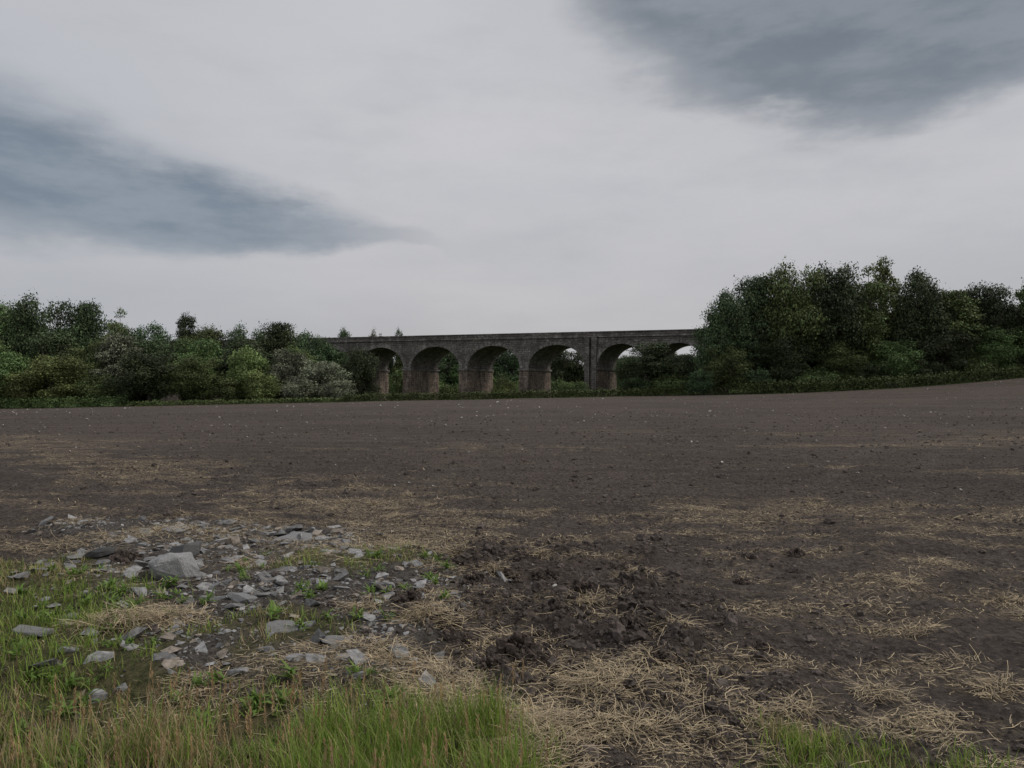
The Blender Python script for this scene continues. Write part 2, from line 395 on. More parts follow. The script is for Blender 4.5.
S = (0.012 + 0.0014 * y) * (0.45 + 0.9 * RNG.random(n)**2); g = 0.2 + 0.3 * RNG.random(n)
scatter_mesh('field_stones', rt, np.stack([x, y, height(x, y)], 1), S, 0.4, np.stack([g, g * .95, g * .87], 1), RNG, rock_mat, sink=0.25)

def boulder(name, loc, size, rot, seed, g):
    rs = np.random.default_rng(seed); bm = bmesh.new()
    for i in range(22):
        d = unit(rs.normal(size=3)) * (0.85 + 0.25 * rs.random()); d[2] = min(d[2], .7); bm.verts.new(d)
    r = bmesh.ops.convex_hull(bm, input=bm.verts)
    bmesh.ops.delete(bm, geom=[e for e in r['geom_interior'] if isinstance(e, bmesh.types.BMVert)], context='VERTS')
    bmesh.ops.bevel(bm, geom=list(bm.edges), offset=0.03, segments=1, affect='EDGES')
    bmesh.ops.triangulate(bm, faces=bm.faces); bmesh.ops.subdivide_edges(bm, edges=bm.edges, cuts=3, use_grid_fill=True)
    for v in bm.verts:
        p = v.co; q = pn(p.x * 3 + seed, p.y * 3 + p.z * 2.3, 5) * .07 + pn(p.x * 9, p.y * 9 + p.z * 7, 6) * .035
        v.co = p * (1 + float(q))
    me = bpy.data.meshes.new(name); bm.to_mesh(me); bm.free()
    at = me.attributes.new('Col', 'FLOAT_COLOR', 'POINT'); at.data.foreach_set('color', np.tile(np.array([g, g * .99, g * .98, 1], np.float32), len(me.vertices)))
    ob = mk_obj(name, me, [rock_mat]); ob.scale = size; ob.rotation_euler = rot
    ob.location = (loc[0], loc[1], float(height(np.array([loc[0]]), np.array([loc[1]]))[0]) + loc[2]); return ob
boulder('boulder', (-2.86, 6.42, 0.08), (0.23, 0.18, 0.19), (0.15, 0.22, 0.4), 5, 0.28)
boulder('boulder', (-3.05, 7.05, 0.07), (0.20, 0.14, 0.14), (0.0, -0.2, 1.2), 9, 0.10)
boulder('boulder', (-3.85, 7.1, 0.03), (0.15, 0.12, 0.09), (0.0, -0.2, 0.2), 19, 0.06)
boulder('slate_slab', (-2.3, 8.1, 0.02), (0.26, 0.15, 0.05), (0.25, 0.1, 0.3), 12, 0.22)
boulder('slate_slab', (-2.0, 5.65, 0.01), (0.11, 0.13, 0.04), (0.15, 0.2, 1.3), 14, 0.22)
boulder('slate_slab', (-1.5, 5.0, 0.01), (0.15, 0.09, 0.04), (0.2, 0.1, 0.3), 15, 0.2)
boulder('slate_slab', (-1.1, 4.75, 0.01), (0.11, 0.09, 0.03), (0.1, 0.2, 0.9), 16, 0.2)
boulder('slate_slab', (-3.2, 5.1, 0.05), (0.14, 0.08, 0.04), (0.1, 0.2, 0.4), 17, 0.2)

# ------------------------------------------------------------------ straw
def ribbons(P0, az, L, W, curve, pitch, cols, segs=2, taper=False, droop=None):
    n = len(P0); k = segs + 1
    V = np.zeros((n, k, 2, 3)); p = P0.copy(); h = az.copy(); pt = pitch.copy()
    for j in range(k):
        side = np.stack([-np.sin(h), np.cos(h), 0.35 * np.sin(h * 3 + j)], 1)
        w = W * (1 - (j / segs)**1.5 * 0.92 if taper else 1)
        V[:, j, 0] = p - side * w[:, None] * .5; V[:, j, 1] = p + side * w[:, None] * .5
        d = np.stack([np.cos(h) * np.cos(pt), np.sin(h) * np.cos(pt), np.sin(pt)], 1)
        p = p + d * (L / segs)[:, None]; h = h + curve
        if droop is not None: pt = pt - droop
    base = (np.arange(n) * k * 2)[:, None]
    F = np.concatenate([base + np.array([[2 * j, 2 * j + 1, 2 * j + 3, 2 * j + 2]]) for j in range(segs)])
    return V.reshape(-1, 3), F, np.repeat(cols, k * 2, 0)
class Acc:
    def __init__(s): s.V = []; s.F = []; s.C = []; s.o = 0
    def add(s, V, F, C): s.V.append(V); s.F.append(F + s.o); s.C.append(C); s.o += len(V)
    def obj(s, name, mat, smooth=False): return mk_obj(name, mk_mesh(name, np.concatenate(s.V), [np.concatenate(s.F)], np.concatenate(s.C), smooth=smooth), [mat])
straw_mat = col_mat('dry_straw', 0.75)
def straw_cols(n):
    t = RNG.random(n)[:, None]; v = (0.4 + 0.95 * RNG.random(n))[:, None]
    return (np.array([0.56, 0.45, 0.28]) * (1 - t) + np.array([0.33, 0.26, 0.18]) * t) * v
A = Acc()
x, y = fan(290000, 3.0, 34, RNG)
mm = masks(x, y); keep = RNG.random(len(x)) < mm[3]**1.3 * 0.42 + 0.012
x, y = x[keep], y[keep]; n = len(x)
A.add(*ribbons(np.stack([x, y, height(x, y) + 0.004 + 0.022 * RNG.random(n)**2], 1), RNG.random(n) * 6.283,
      (0.02 + 0.12 * RNG.random(n)**2) * (0.8 + y * .03), 0.0018 + 0.00038 * y * (0.4 + RNG.random(n)), RNG.normal(size=n) * .4, RNG.normal(size=n) * .12, straw_cols(n)))
clumps = [(-0.55, 5.2, .20, .10, 700), (0.5, 4.2, .25, .09, 600), (-0.15, 6.6, .16, .1, 400), (-2.6, 5.1, .2, .12, 700),
        (-2.35, 5.25, .2, .09, 500), (0.6, 3.7, .25, .06, 500), (0.1, 3.75, .28, .08, 800), (2.06, 4.25, .13, .06, 220), (-0.4, 4.05, .3, .08, 800),
        (-0.9, 4.6, .25, .07, 500), (-3.8, 8.3, .6, .05, 900), (-4.6, 8.0, .5, .05, 700), (-1.3, 7.6, .5, .05, 600), (0.0, 5.0, .2, .07, 300),
        (0.1, 3.4, .35, .08, 900)]
for i in range(260):
    cx, cy = fan(1, 3.6, 15, RNG, .62)
    if masks(cx, cy)[3][0] > .10 + .3 * RNG.random() and cx[0] > -6: clumps.append((cx[0], cy[0], RNG.uniform(.05, .18), RNG.uniform(.02, .05), int(RNG.uniform(20, 120))))
for (cx, cy, r, hh, n) in clumps:
    rr = r * RNG.random(n)**.8; aa = RNG.random(n) * 6.283; st_ = RNG.uniform(.8, 1.8); x = cx + rr * np.cos(aa) * st_; y = cy + rr * np.sin(aa) / st_
    zz = height(x, y) + hh * (1 - (rr / r)**2) * RNG.random(n)
    A.add(*ribbons(np.stack([x, y, zz + .005], 1), aa + RNG.normal(size=n) * 1.0 + 0.6, 0.04 + 0.14 * RNG.random(n), np.full(n, 0.003), RNG.normal(size=n) * .5, RNG.normal(size=n) * .25 + .1, straw_cols(n), segs=3, droop=RNG.random(n) * .25))
A.obj('straw_litter', straw_mat)

# ------------------------------------------------------------------ grass
grass_mat = col_mat('grass_blade', 0.6, 0.35, None, 0.25)
def gcol(n, dry):
    t = RNG.random(n)[:, None]; v = (0.6 + 0.8 * RNG.random(n))[:, None]
    g = (np.array([0.16, 0.26, 0.040]) * (1 - t) + np.array([0.29, 0.37, 0.08]) * t) * v
    d = (np.array([0.50, 0.41, 0.23]) * (1 - t) + np.array([0.36, 0.27, 0.15]) * t) * v
    return np.where((RNG.random(n) < dry)[:, None], d, g)
A = Acc()
def blades(x, y, L, dry, wid=0.004, lean=0.3):
    n = len(x)
    A.add(*ribbons(np.stack([x, y, height(x, y) - .005], 1), RNG.random(n) * 6.283, L, wid * (0.6 + 0.8 * RNG.random(n)), RNG.normal(size=n) * .15,
          np.pi / 2 - np.abs(RNG.normal(size=n)) * lean, gcol(n, dry), segs=4, taper=True, droop=0.05 + 0.28 * RNG.random(n)))
x = RNG.uniform(-8, 3, 260000); y = RNG.uniform(1.5, 9, 260000); mm = masks(x, y)
cl = np.clip(0.30 + 1.7 * fbm(x, y, 0.35, 3, 44), 0, 1) * np.clip(0.6 + 1.2 * fbm(x, y, 1.3, 2, 46), 0.1, 1)
keep = RNG.random(len(x)) < mm[1] * cl * 0.9; x, y = x[keep], y[keep]; n = len(x)
dryp = np.clip(.30 + 1.0 * fbm(x, y, .9, 2, 49), .04, .85)
blades(x, y, 0.03 + 0.09 * RNG.random(n), dryp, 0.005, 0.5)
for (x0, x1, y0, y1, n, h0, h1, dry) in [(-4, 0.25, 2.3, 3.7, 15000, .08, .20, .35), (-0.95, 0.1, 2.9, 3.75, 8000, .14, .30, .10), (-2.8, -1.3, 2.7, 3.7, 4500, .15, .30, .5),
                                       (1.0, 2.3, 2.6, 3.65, 6000, .05, .13, .15), (-3.9, -2.4, 3.8, 6.2, 6500, .06, .2, .06)]:
    x = RNG.uniform(x0, x1, n); y = RNG.uniform(y0, y1, n); k = RNG.random(n) < np.clip(0.45 + 2.0 * fbm(x, y, .3, 2, 47), 0.06, 1) * np.clip(masks(x, y)[1] + .05, 0, 1)
    x, y = x[k], y[k]; blades(x, y, (h0 + (h1 - h0) * RNG.random(len(x))) * (1 + .5 * fbm(x, y, .5, 2, 48)), dry, 0.0045, 0.32)
n = 300; x = RNG.uniform(-2.7, 0.1, n); y = RNG.uniform(2.75, 3.7, n); zz = height(x, y); L = RNG.uniform(.2, .40, n); az = RNG.random(n) * 6.283; ln = np.abs(RNG.normal(size=n)) * .2
cc = np.tile(np.array([[.40, .31, .18]]), (n, 1)) * RNG.uniform(.7, 1.3, (n, 1))
A.add(*ribbons(np.stack([x, y, zz], 1), az, L, np.full(n, .002), np.zeros(n), np.pi / 2 - ln, cc, segs=3, droop=np.full(n, .06)))
tip = np.stack([x + np.cos(az) * np.sin(ln + .06) * L, y + np.sin(az) * np.sin(ln + .06) * L, zz + np.cos(ln + .06) * L * .98], 1)
for q in range(14):
    t0 = tip - np.array([0, 0, 1]) * (q * .006)
    A.add(*ribbons(t0, RNG.random(n) * 6.283, np.full(n, .016), np.full(n, .004), np.zeros(n), np.full(n, 1.0), cc * np.array([.95, .82, .75]), segs=1))
A.obj('verge_grass', grass_mat)
A = Acc()
wx = np.concatenate([RNG.uniform(-4.3, -2.2, 70), RNG.uniform(-2.6, -.6, 40), RNG.uniform(-1.9, -.5, 30)]); wy = np.concatenate([RNG.uniform(4.3, 6.9, 70), RNG.uniform(3.3, 4.3, 40), RNG.uniform(4.9, 7.5, 30)])
for i in range(len(wx)):
    n = 16; base = np.tile(np.array([[wx[i], wy[i], 0]]), (n, 1)) + RNG.normal(size=(n, 3)) * np.array([.015, .015, 0]); base[:, 2] = height(base[:, 0], base[:, 1]) + RNG.random(n) * .04
    s = RNG.uniform(.04, .11)
    V_, F_, C_ = ribbons(base, RNG.random(n) * 6.283, np.full(n, s), np.full(n, s * .22), RNG.normal(size=n) * .2, RNG.uniform(.3, 1.2, n), gcol(n, .05) * np.array([.7, .78, .9]), segs=4, taper=True, droop=RNG.uniform(.1, .4, n))
    A.add(V_, F_, C_)
A.obj('broadleaf_weeds', grass_mat)

# ------------------------------------------------------------------ trees
def leaf_quads(C, out, size, rng, upb=0.3):
    n = len(C); nr = unit(out * 0.7 + rng.normal(size=(n, 3)) * 0.6 + np.array([0, 0, upb]))
    t = unit(np.cross(nr, rng.normal(size=(n, 3)))); bb = np.cross(nr, t)
    s = (size * (0.6 + 0.8 * rng.random(n)))[:, None]
    V = np.stack([C - t * s * .5, C + bb * s * .36 + t * s * .05, C + t * s * .5, C - bb * s * .36 + t * s * .05], 1).reshape(-1, 3)
    return V, (np.arange(n) * 4)[:, None] + np.array([[0, 1, 2, 3]])
def tube(pts, rad, ns=7):
    pts = np.array(pts); k = len(pts); V = []
    for i in range(k):
        d = unit(pts[min(i + 1, k - 1)] - pts[max(i - 1, 0)]); a = unit(np.cross(d, [0.3, 1, 0.1])); c_ = np.cross(d, a)
        th = np.arange(ns) / ns * 2 * np.pi
        V.append(pts[i] + rad[i] * (np.cos(th)[:, None] * a + np.sin(th)[:, None] * c_))
    V = np.concatenate(V); F = []
    for i in range(k - 1):
        for j in range(ns):
            F.append([i * ns + j, i * ns + (j + 1) % ns, (i + 1) * ns + (j + 1) % ns, (i + 1) * ns + j])
    return V, np.array(F)
def tree_mesh(name, seed, H, Wd, zlo, nblob, nleaf, lsize, rb=(.10, .2), narrow=0.0):
    rng = np.random.default_rng(seed); Vs, Fs, Cs, Ms = [], [], [], []; off = 0
    cz = (zlo + 1) / 2 * H; hz = (1 - zlo) / 2 * H
    bc, brr = [], []
    lob = rng.random(5) * 6.28
    while len(bc) < nblob:
        d = unit(rng.normal(size=3)); r = 0.20 + 0.70 * rng.random()**.55
        th = math.atan2(d[1], d[0]); irr = 1 + .09 * math.sin(2 * th + lob[0]) + .09 * math.sin(3 * th + lob[1]) + .07 * math.sin(5 * d[2] + lob[2])
        w = 1 - narrow * max(d[2], 0)
        pw = (abs(d[0])**2.4 + abs(d[1])**2.4 + abs(d[2])**2.4)**(-1 / 2.4)
        rad = rng.uniform(*rb) * Wd
        c_ = np.array([d[0] * Wd * .46 * r * irr * w * pw, d[1] * Wd * .46 * r * irr * w * pw, cz + d[2] * hz * r * irr * pw * .97])
        c_[2] = min(c_[2], H - rad * .85)
        bc.append(c_); brr.append(rad)
    bc = np.array(bc); brr = np.array(brr)
    trunk_top = np.array([rng.normal() * .03 * H, rng.normal() * .03 * H, cz + hz * .35])
    tp = [np.array([0, 0, -0.6]), np.array([0, 0, .15 * H]) + rng.normal(size=3) * .01 * H, trunk_top * np.array([.5, .5, .7]), trunk_top]
    v, f = tube(tp, [.035 * H, .026 * H, .018 * H, .008 * H], 8)
    Vs.append(v); Fs.append(f); Cs.append(np.ones((len(v), 3))); Ms.append(np.ones(len(f))); off += len(v)
    for i in range(nblob):
        k = rng.uniform(.25, .9); st = tp[1] * (1 - k) + tp[3] * k
        mid = (st + bc[i]) / 2 + np.array([0, 0, -.03 * H]) + rng.normal(size=3) * .015 * H
        v, f = tube([st, mid, bc[i]], [.009 * H, .006 * H, .002 * H], 5)
        Vs.append(v); Fs.append(f + off); Cs.append(np.ones((len(v), 3))); Ms.append(np.ones(len(f))); off += len(v)
    wgt = brr**2; wgt /= wgt.sum(); which = rng.choice(nblob, nleaf, p=wgt)
    d = unit(rng.normal(size=(nleaf, 3))); d[:, 2] = np.abs(d[:, 2]) * np.where(rng.random(nleaf) < .7, 1, -1)
    rr = (0.50 + 0.55 * rng.random(nleaf)**.7) + 0.13 * rng.normal(size=nleaf)
    sub = 1 + .22 * np.sin(d[:, 0] * 7 + which * 1.7) * np.sin(d[:, 1] * 6 + which) + .15 * np.sin(d[:, 2] * 9 + which * 2.1)
    C = bc[which] + d * (brr[which] * rr * sub)[:, None] * np.array([1.1, 1.1, .85])
    kk = C[:, 2] > 0.1; C = C[kk]; which = which[kk]; d = d[kk]; rr = rr[kk]
    v, f = leaf_quads(C, d, np.full(len(C), lsize), rng)
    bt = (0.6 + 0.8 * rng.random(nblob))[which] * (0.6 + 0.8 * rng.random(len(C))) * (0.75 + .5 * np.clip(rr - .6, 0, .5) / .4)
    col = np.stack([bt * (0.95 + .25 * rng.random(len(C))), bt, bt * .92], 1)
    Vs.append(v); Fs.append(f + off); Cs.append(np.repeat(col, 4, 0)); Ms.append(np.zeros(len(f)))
    return mk_mesh(name, np.concatenate(Vs), [np.concatenate(Fs)], np.concatenate(Cs), np.concatenate(Ms))
bark, nt, out = new_mat('bark'); b = NB(nt); tc = b.n('ShaderNodeTexCoord')
p = b.n('ShaderNodeBsdfPrincipled'); p.inputs['Roughness'].default_value = .9
nt.links.new(b.mix(b.noise(b.mapv(tc.outputs['Object'], (3, 3, .6)), 1.0, 4), (0.05, 0.042, 0.035), (0.15, 0.13, 0.11)), p.inputs['Base Color']); nt.links.new(p.outputs[0], out.inputs[0])
L_dark = leaf_mat('leaf_dark', (0.048, 0.074, 0.034)); L_mid = leaf_mat('leaf_mid', (0.078, 0.118, 0.042))
L_lite = leaf_mat('leaf_light', (0.12, 0.172, 0.058)); L_wil = leaf_mat('leaf_willow', (0.17, 0.205, 0.145)); L_hedge = leaf_mat('leaf_hedge', (0.085, 0.13, 0.04))
MESH = {}
for i in range(4): MESH['oak%d' % i] = (tree_mesh('oak_tree_mesh%d' % i, 300 + i, 18, 15, .10, 75, 34000, .36, (.09, .17)), 18, 15)
for i in range(3): MESH['ash%d' % i] = (tree_mesh('ash_tree_mesh%d' % i, 320 + i, 20, 11, .08, 75, 30000, .33, (.09, .18), narrow=.3), 20, 11)
for i in range(2): MESH['wil%d' % i] = (tree_mesh('willow_tree_mesh%d' % i, 330 + i, 9, 10, .02, 60, 18000, .27, (.08, .15), narrow=.2), 9, 10)
for i in range(3): MESH['bush%d' % i] = (tree_mesh('bush_mesh%d' % i, 340 + i, 6, 8, .0, 40, 12000, .24, (.11, .18)), 6, 8)
MESH['thin'] = (tree_mesh('thin_tree_mesh', 351, 18, 10, .2, 50, 10000, .34, (.07, .14), narrow=.3), 18, 10)
for k in MESH: MESH[k][0].materials.append(L_dark); MESH[k][0].materials.append(bark)
def tree(name, kind, x, y, top, width, mat, parent=None, rot=None):
    me, H0, W0 = MESH[kind]
    bz = float(macro(np.array([x]), np.array([y]))[0]) - .15
    ob = bpy.data.objects.new(name, me); scene.collection.objects.link(ob)
    ob.location = (x, y, bz); ob.scale = (width / W0, width / W0 * random.uniform(.9, 1.1), (top - bz) / H0)
    ob.rotation_euler = (0, 0, rot if rot is not None else random.uniform(0, 6.28))
    ob.material_slots[0].link = 'OBJECT'; ob.material_slots[0].material = mat
    if parent: ob.parent = parent
    return ob
wl = empty('woodland')
for (x, y, top, w, k, mt) in [(-122, 152, 19, 18, 'oak0', L_dark), (-110, 150, 18.8, 16, 'oak1', L_dark), (-101, 150, 19.0, 14, 'oak2', L_mid), (-94, 148, 19.8, 13, 'oak3', L_dark),
        (-86, 152, 19.2, 13, 'oak0', L_dark), (-78, 151, 17.2, 8, 'ash0', L_mid), (-72, 150, 14.2, 11, 'oak1', L_dark), (-64.5, 150, 16.4, 6.5, 'ash1', L_dark), (-59, 148, 13.8, 11, 'oak2', L_mid),
        (-53, 150, 14.0, 9, 'oak3', L_dark), (-47, 152, 14.8, 11, 'oak0', L_dark), (-41, 156, 12.8, 10, 'oak1', L_dark), (-96, 138, 12.5, 13, 'oak1', L_mid), (-84, 140, 13.4, 11, 'ash2', L_dark),
        (-68, 141, 11, 12, 'oak2', L_dark), (-58, 141, 10.8, 11, 'oak0', L_mid), (-49, 142, 10.8, 12, 'oak1', L_dark), (-40.5, 144, 9.6, 9, 'oak3', L_mid), (-135, 148, 19, 18, 'oak2', L_dark),
        (-115, 140, 13, 14, 'oak2', L_dark), (-36.5, 158, 10.6, 8, 'ash2', L_dark), (-105, 136, 11, 12, 'oak0', L_dark), (-76, 140, 11, 10, 'oak3', L_mid)]:
    tree('tree', k, x, y, top, w, mt, wl)
for (nm, x, y, top, w, k, mt) in [
        ('oak_tree', -89, 132, 7.8, 11, 'oak1', L_mid), ('grey_willow_tree', -70.5, 136, 11.4, 8, 'ash1', L_wil), ('oak_tree', -78.5, 131, 7.4, 10, 'oak2', L_lite),
        ('hawthorn_tree', -62.5, 131, 7.6, 12, 'oak0', L_dark), ('hawthorn_tree', -55, 131, 7.2, 10, 'oak3', L_mid), ('goat_willow_tree', -47, 135, 8.7, 9, 'wil0', L_lite),
        ('grey_willow_tree', -39.5, 136, 8.4, 8, 'wil1', L_wil), ('grey_willow_tree', -33.5, 135, 6.5, 9, 'wil0', L_wil), ('shrub', -43, 130.5, 4.4, 6.5, 'bush0', L_lite),
        ('shrub', -36.5, 131, 3.4, 7, 'bush1', L_wil), ('shrub', -30, 131, 2.8, 6, 'bush2', L_wil), ('shrub', -71, 131, 3.8, 7, 'bush1', L_mid), ('shrub', -97, 131, 5.5, 10, 'bush2', L_lite),
        ('shrub', -49, 131, 3.2, 7, 'bush2', L_mid), ('oak_tree', -30, 150, 9.6, 8, 'oak2', L_dark), ('shrub', -84, 130.5, 4.0, 8, 'bush0', L_lite), ('willow_tree', -75, 134, 6.6, 7, 'wil1', L_mid),
        ('shrub', -91, 130.5, 3.6, 8, 'bush1', L_dark), ('shrub', -105, 131, 5, 10, 'bush0', L_dark), ('shrub', -66.5, 130.5, 3.4, 6, 'bush2', L_dark)]:
    tree(nm, k, x, y, top, w, mt)
wb = empty('distant_woodland')
bx = [(-66, 222, 17, 14), (-57, 222, 15, 12), (-50, 226, 19.6, 7), (-45, 222, 15, 9), (-41, 226, 18.8, 6), (-37, 222, 15.5, 9), (-33.5, 228, 19.0, 4), (-29, 220, 14, 12), (-23, 215, 14.5, 11), (-17, 220, 14.5, 12), (-12, 212, 14.0, 10),
      (-5, 218, 14, 11), (1, 214, 14.0, 9), (6, 220, 14.5, 10), (12, 214, 13.6, 10), (18, 218, 14, 10), (24, 214, 13.0, 9), (31, 216, 11.5, 10), (38, 214, 11.5, 10), (44, 216, 12, 10), (51, 216, 10.8, 10), (58, 216, 11, 10), (66, 220, 11, 12), (75, 222, 11, 14), (90, 222, 11, 14)]
for i, (x, y, top, w) in enumerate(bx):
    tree('tree', ['oak0', 'ash0', 'oak2', 'ash2', 'oak3', 'ash1', 'oak1'][i % 7], x, y, top, w, [L_dark, L_mid, L_dark][i % 3], wb)
for i in range(40):
    x = -260 + i * 14 + random.uniform(-4, 4); tree('tree', 'oak%d' % (i % 4), x, 300 + random.uniform(-15, 25), random.uniform(9, 13) - 1, 18, L_mid, wb)
for i in range(16):
    x = -30 + i * 7 + random.uniform(-2, 2); tree('shrub', 'bush%d' % (i % 3), x, 190 + random.uniform(-6, 10), random.uniform(2, 7), 8, [L_mid, L_lite][i % 2], wb)
for (nm, x, y, top, w, k, mt) in [('ash_tree', 24.4, 131, 10.3, 8, 'ash2', L_dark), ('hawthorn_tree', 20.2, 130, 7.3, 5.5, 'oak2', L_dark), ('hawthorn_tree', 29, 129, 7.3, 7.5, 'oak0', L_dark),
        ('shrub', 21.5, 130, 3.6, 6, 'bush0', L_dark), ('shrub', 27, 127.5, 3.8, 7, 'bush1', L_mid), ('shrub', -1.5, 150, 3.2, 5, 'bush1', L_lite), ('shrub', 12, 142, 2.6, 6, 'bush2', L_mid)]:
    tree(nm, k, x, y, top, w, mt)
for (nm, x, y, top, w, k, mt) in [
        ('oak_tree', 34.2, 123, 17.0, 9.5, 'oak1', L_dark), ('oak_tree', 39.5, 124, 20.0, 10, 'oak0', L_dark), ('oak_tree', 45.5, 123, 21.8, 12, 'oak3', L_mid), ('oak_tree', 52, 123, 22.0, 11, 'oak2', L_dark),
        ('ash_tree', 56.5, 122, 21.0, 8, 'ash0', L_mid), ('ash_tree', 61.5, 126, 23.2, 8, 'thin', L_lite), ('oak_tree', 65, 122, 20.2, 10, 'oak1', L_dark), ('ash_tree', 70.5, 122, 18.6, 9, 'ash2', L_mid),
        ('oak_tree', 76, 122, 18.6, 10, 'oak2', L_dark), ('ash_tree', 83, 120, 20.0, 10, 'ash1', L_mid), ('oak_tree', 91, 122, 20, 14, 'oak3', L_dark), ('oak_tree', 101, 121, 21, 14, 'oak1', L_dark), ('oak_tree', 113, 122, 22, 15, 'oak0', L_dark),
        ('hawthorn_tree', 34, 120, 8.5, 7, 'oak3', L_mid), ('hawthorn_tree', 43, 120, 10, 7, 'oak2', L_dark), ('elder_tree', 52, 120, 9, 7, 'oak1', L_mid), ('elder_tree', 60, 119.5, 9, 8, 'oak0', L_mid),
        ('hawthorn_tree', 68, 119.5, 11, 8, 'oak2', L_dark), ('hawthorn_tree', 76, 119.5, 11, 8, 'oak3', L_mid), ('hawthorn_tree', 86, 119, 12, 9, 'oak0', L_dark),
        ('shrub', 30.5, 121.5, 4.2, 5, 'bush2', L_dark), ('shrub', 38, 119, 4.4, 6, 'bush0', L_dark), ('shrub', 47, 119, 4.8, 7, 'bush1', L_mid), ('shrub', 56, 119, 5.2, 6, 'bush2', L_dark), ('shrub', 64, 118.7, 6, 6, 'bush0', L_dark), ('shrub', 72, 118.7, 7, 6, 'bush1', L_mid), ('shrub', 81, 118.7, 8, 6, 'bush1', L_dark)]:
    tree(nm, k, x, y, top, w, mt)
wr = empty('woodland')
for i in range(12):
    tree('tree', 'oak%d' % (i % 4), 43 + i * 7, 131 + random.uniform(-1, 3), 17 + random.uniform(-2, 2), 13, L_dark, wr)
def hedge(name, xs, hfun, mat, dens=150):
    rng = np.random.default_rng(77); L = xs[1] - xs[0]; n = int(L * dens)
    x = rng.uniform(xs[0], xs[1], n); yc = edge_y(x) + 1.0
    h = hfun(x) * (1 + .22 * fbm(x, x * 0, 2.2, 3, 55)); th = rng.random(n) * np.pi
    r = .75 + .35 * rng.random(n)
    C = np.stack([x, yc - np.cos(th) * .8 * r, macro(x, yc) + h * np.clip(np.sin(th) * r, 0, 1.2)], 1)
    low = rng.random(n) < .35; C[low, 2] = macro(x, yc)[low] + h[low] * rng.random(low.sum()) * .9; C[low, 1] = yc[low] - .75 + .2 * rng.random(low.sum())
    o = np.stack([np.zeros(n), -np.cos(th), np.sin(th)], 1)
    v, f = leaf_quads(C, o, np.full(n, .26), rng); t = (.7 + .6 * rng.random(n)) * (1 + .4 * pn(x / 2.5, x * 0, 9))
    mk_obj(name, mk_mesh(name, v, [f], np.repeat(np.stack([t, t, t], 1), 4, 0)), [mat])
hedge('hedge', (-118, -64), lambda x: 1.7 + 0 * x, L_hedge)
hedge('hedge', (-28, 120), lambda x: 1.25 + 0.65 * sst(x, 22, 36), L_hedge, 200)
hedge('long_grass_strip', (-64, -28), lambda x: 0.8 + 0 * x, L_lite, 120)

# ------------------------------------------------------------------ viaduct
S_up = stone_mat('weathered_stone', (0.29, 0.265, 0.24), (0.175, 0.158, 0.145), (0.11, 0.098, 0.088), 0.6)
S_pier = stone_mat('pier_stone', (0.30, 0.225, 0.175), (0.18, 0.14, 0.115), (0.31, 0.25, 0.205), 0.55, soot=.75)
S_ring = stone_mat('voussoir_stone', (0.32, 0.30, 0.275), (0.23, 0.215, 0.20), (0.12, 0.11, 0.10), 0.6, 3, 3)
via = empty('stone_viaduct')
dx, dy = 0.9036, -0.4284
via.matrix_world = Matrix(((dx, -dy, 0, -34.44), (dy, dx, 0, 170.0), (0, 0, 1, 0), (0, 0, 0, 1)))
WD = 11.5
opens = [(13.89 * k, 13.89 * k + 12.1) for k in range(-3, 4)] + [(56.3, 65.6), (67.2, 76.5), (78.2, 87.5)]
Gd = lambda s: -0.0085 * s
ZST = lambda s: 11.55 + Gd(s)
class Box:
    def __init__(s): s.V = []; s.F = []
    def quad(s, a, b_, c_, d_): o = len(s.V); s.V += [a, b_, c_, d_]; s.F.append([o, o + 1, o + 2, o + 3])
    def prism(s, p8):
        o = len(s.V); s.V += p8
        for f in ([0, 3, 2, 1], [4, 5, 6, 7], [0, 1, 5, 4], [1, 2, 6, 5], [2, 3, 7, 6], [3, 0, 4, 7]): s.F.append([o + i for i in f])
    def box(s, s0, s1, t0, t1, z0, z1, z0b=None, z1b=None):
        z0b = z0 if z0b is None else z0b; z1b = z1 if z1b is None else z1b
        s.prism([(s0, t0, z0), (s1, t0, z0b), (s1, t1, z0b), (s0, t1, z0), (s0, t0, z1), (s1, t0, z1b), (s1, t1, z1b), (s0, t1, z1)])
    def obj(s, name, mat): return mk_obj(name, mk_mesh(name, np.array(s.V), [np.array(s.F)]), [mat], via)
wall, pier, ring, par, band = Box(), Box(), Box(), Box(), Box()
def archz(o):
    c_ = (o[0] + o[1]) / 2; r = (o[1] - o[0]) / 2; cr = 10.25 + Gd(c_); rise = 4.7 * min(1, r / 6.05 + .08)
    return cr, rise, c_, r
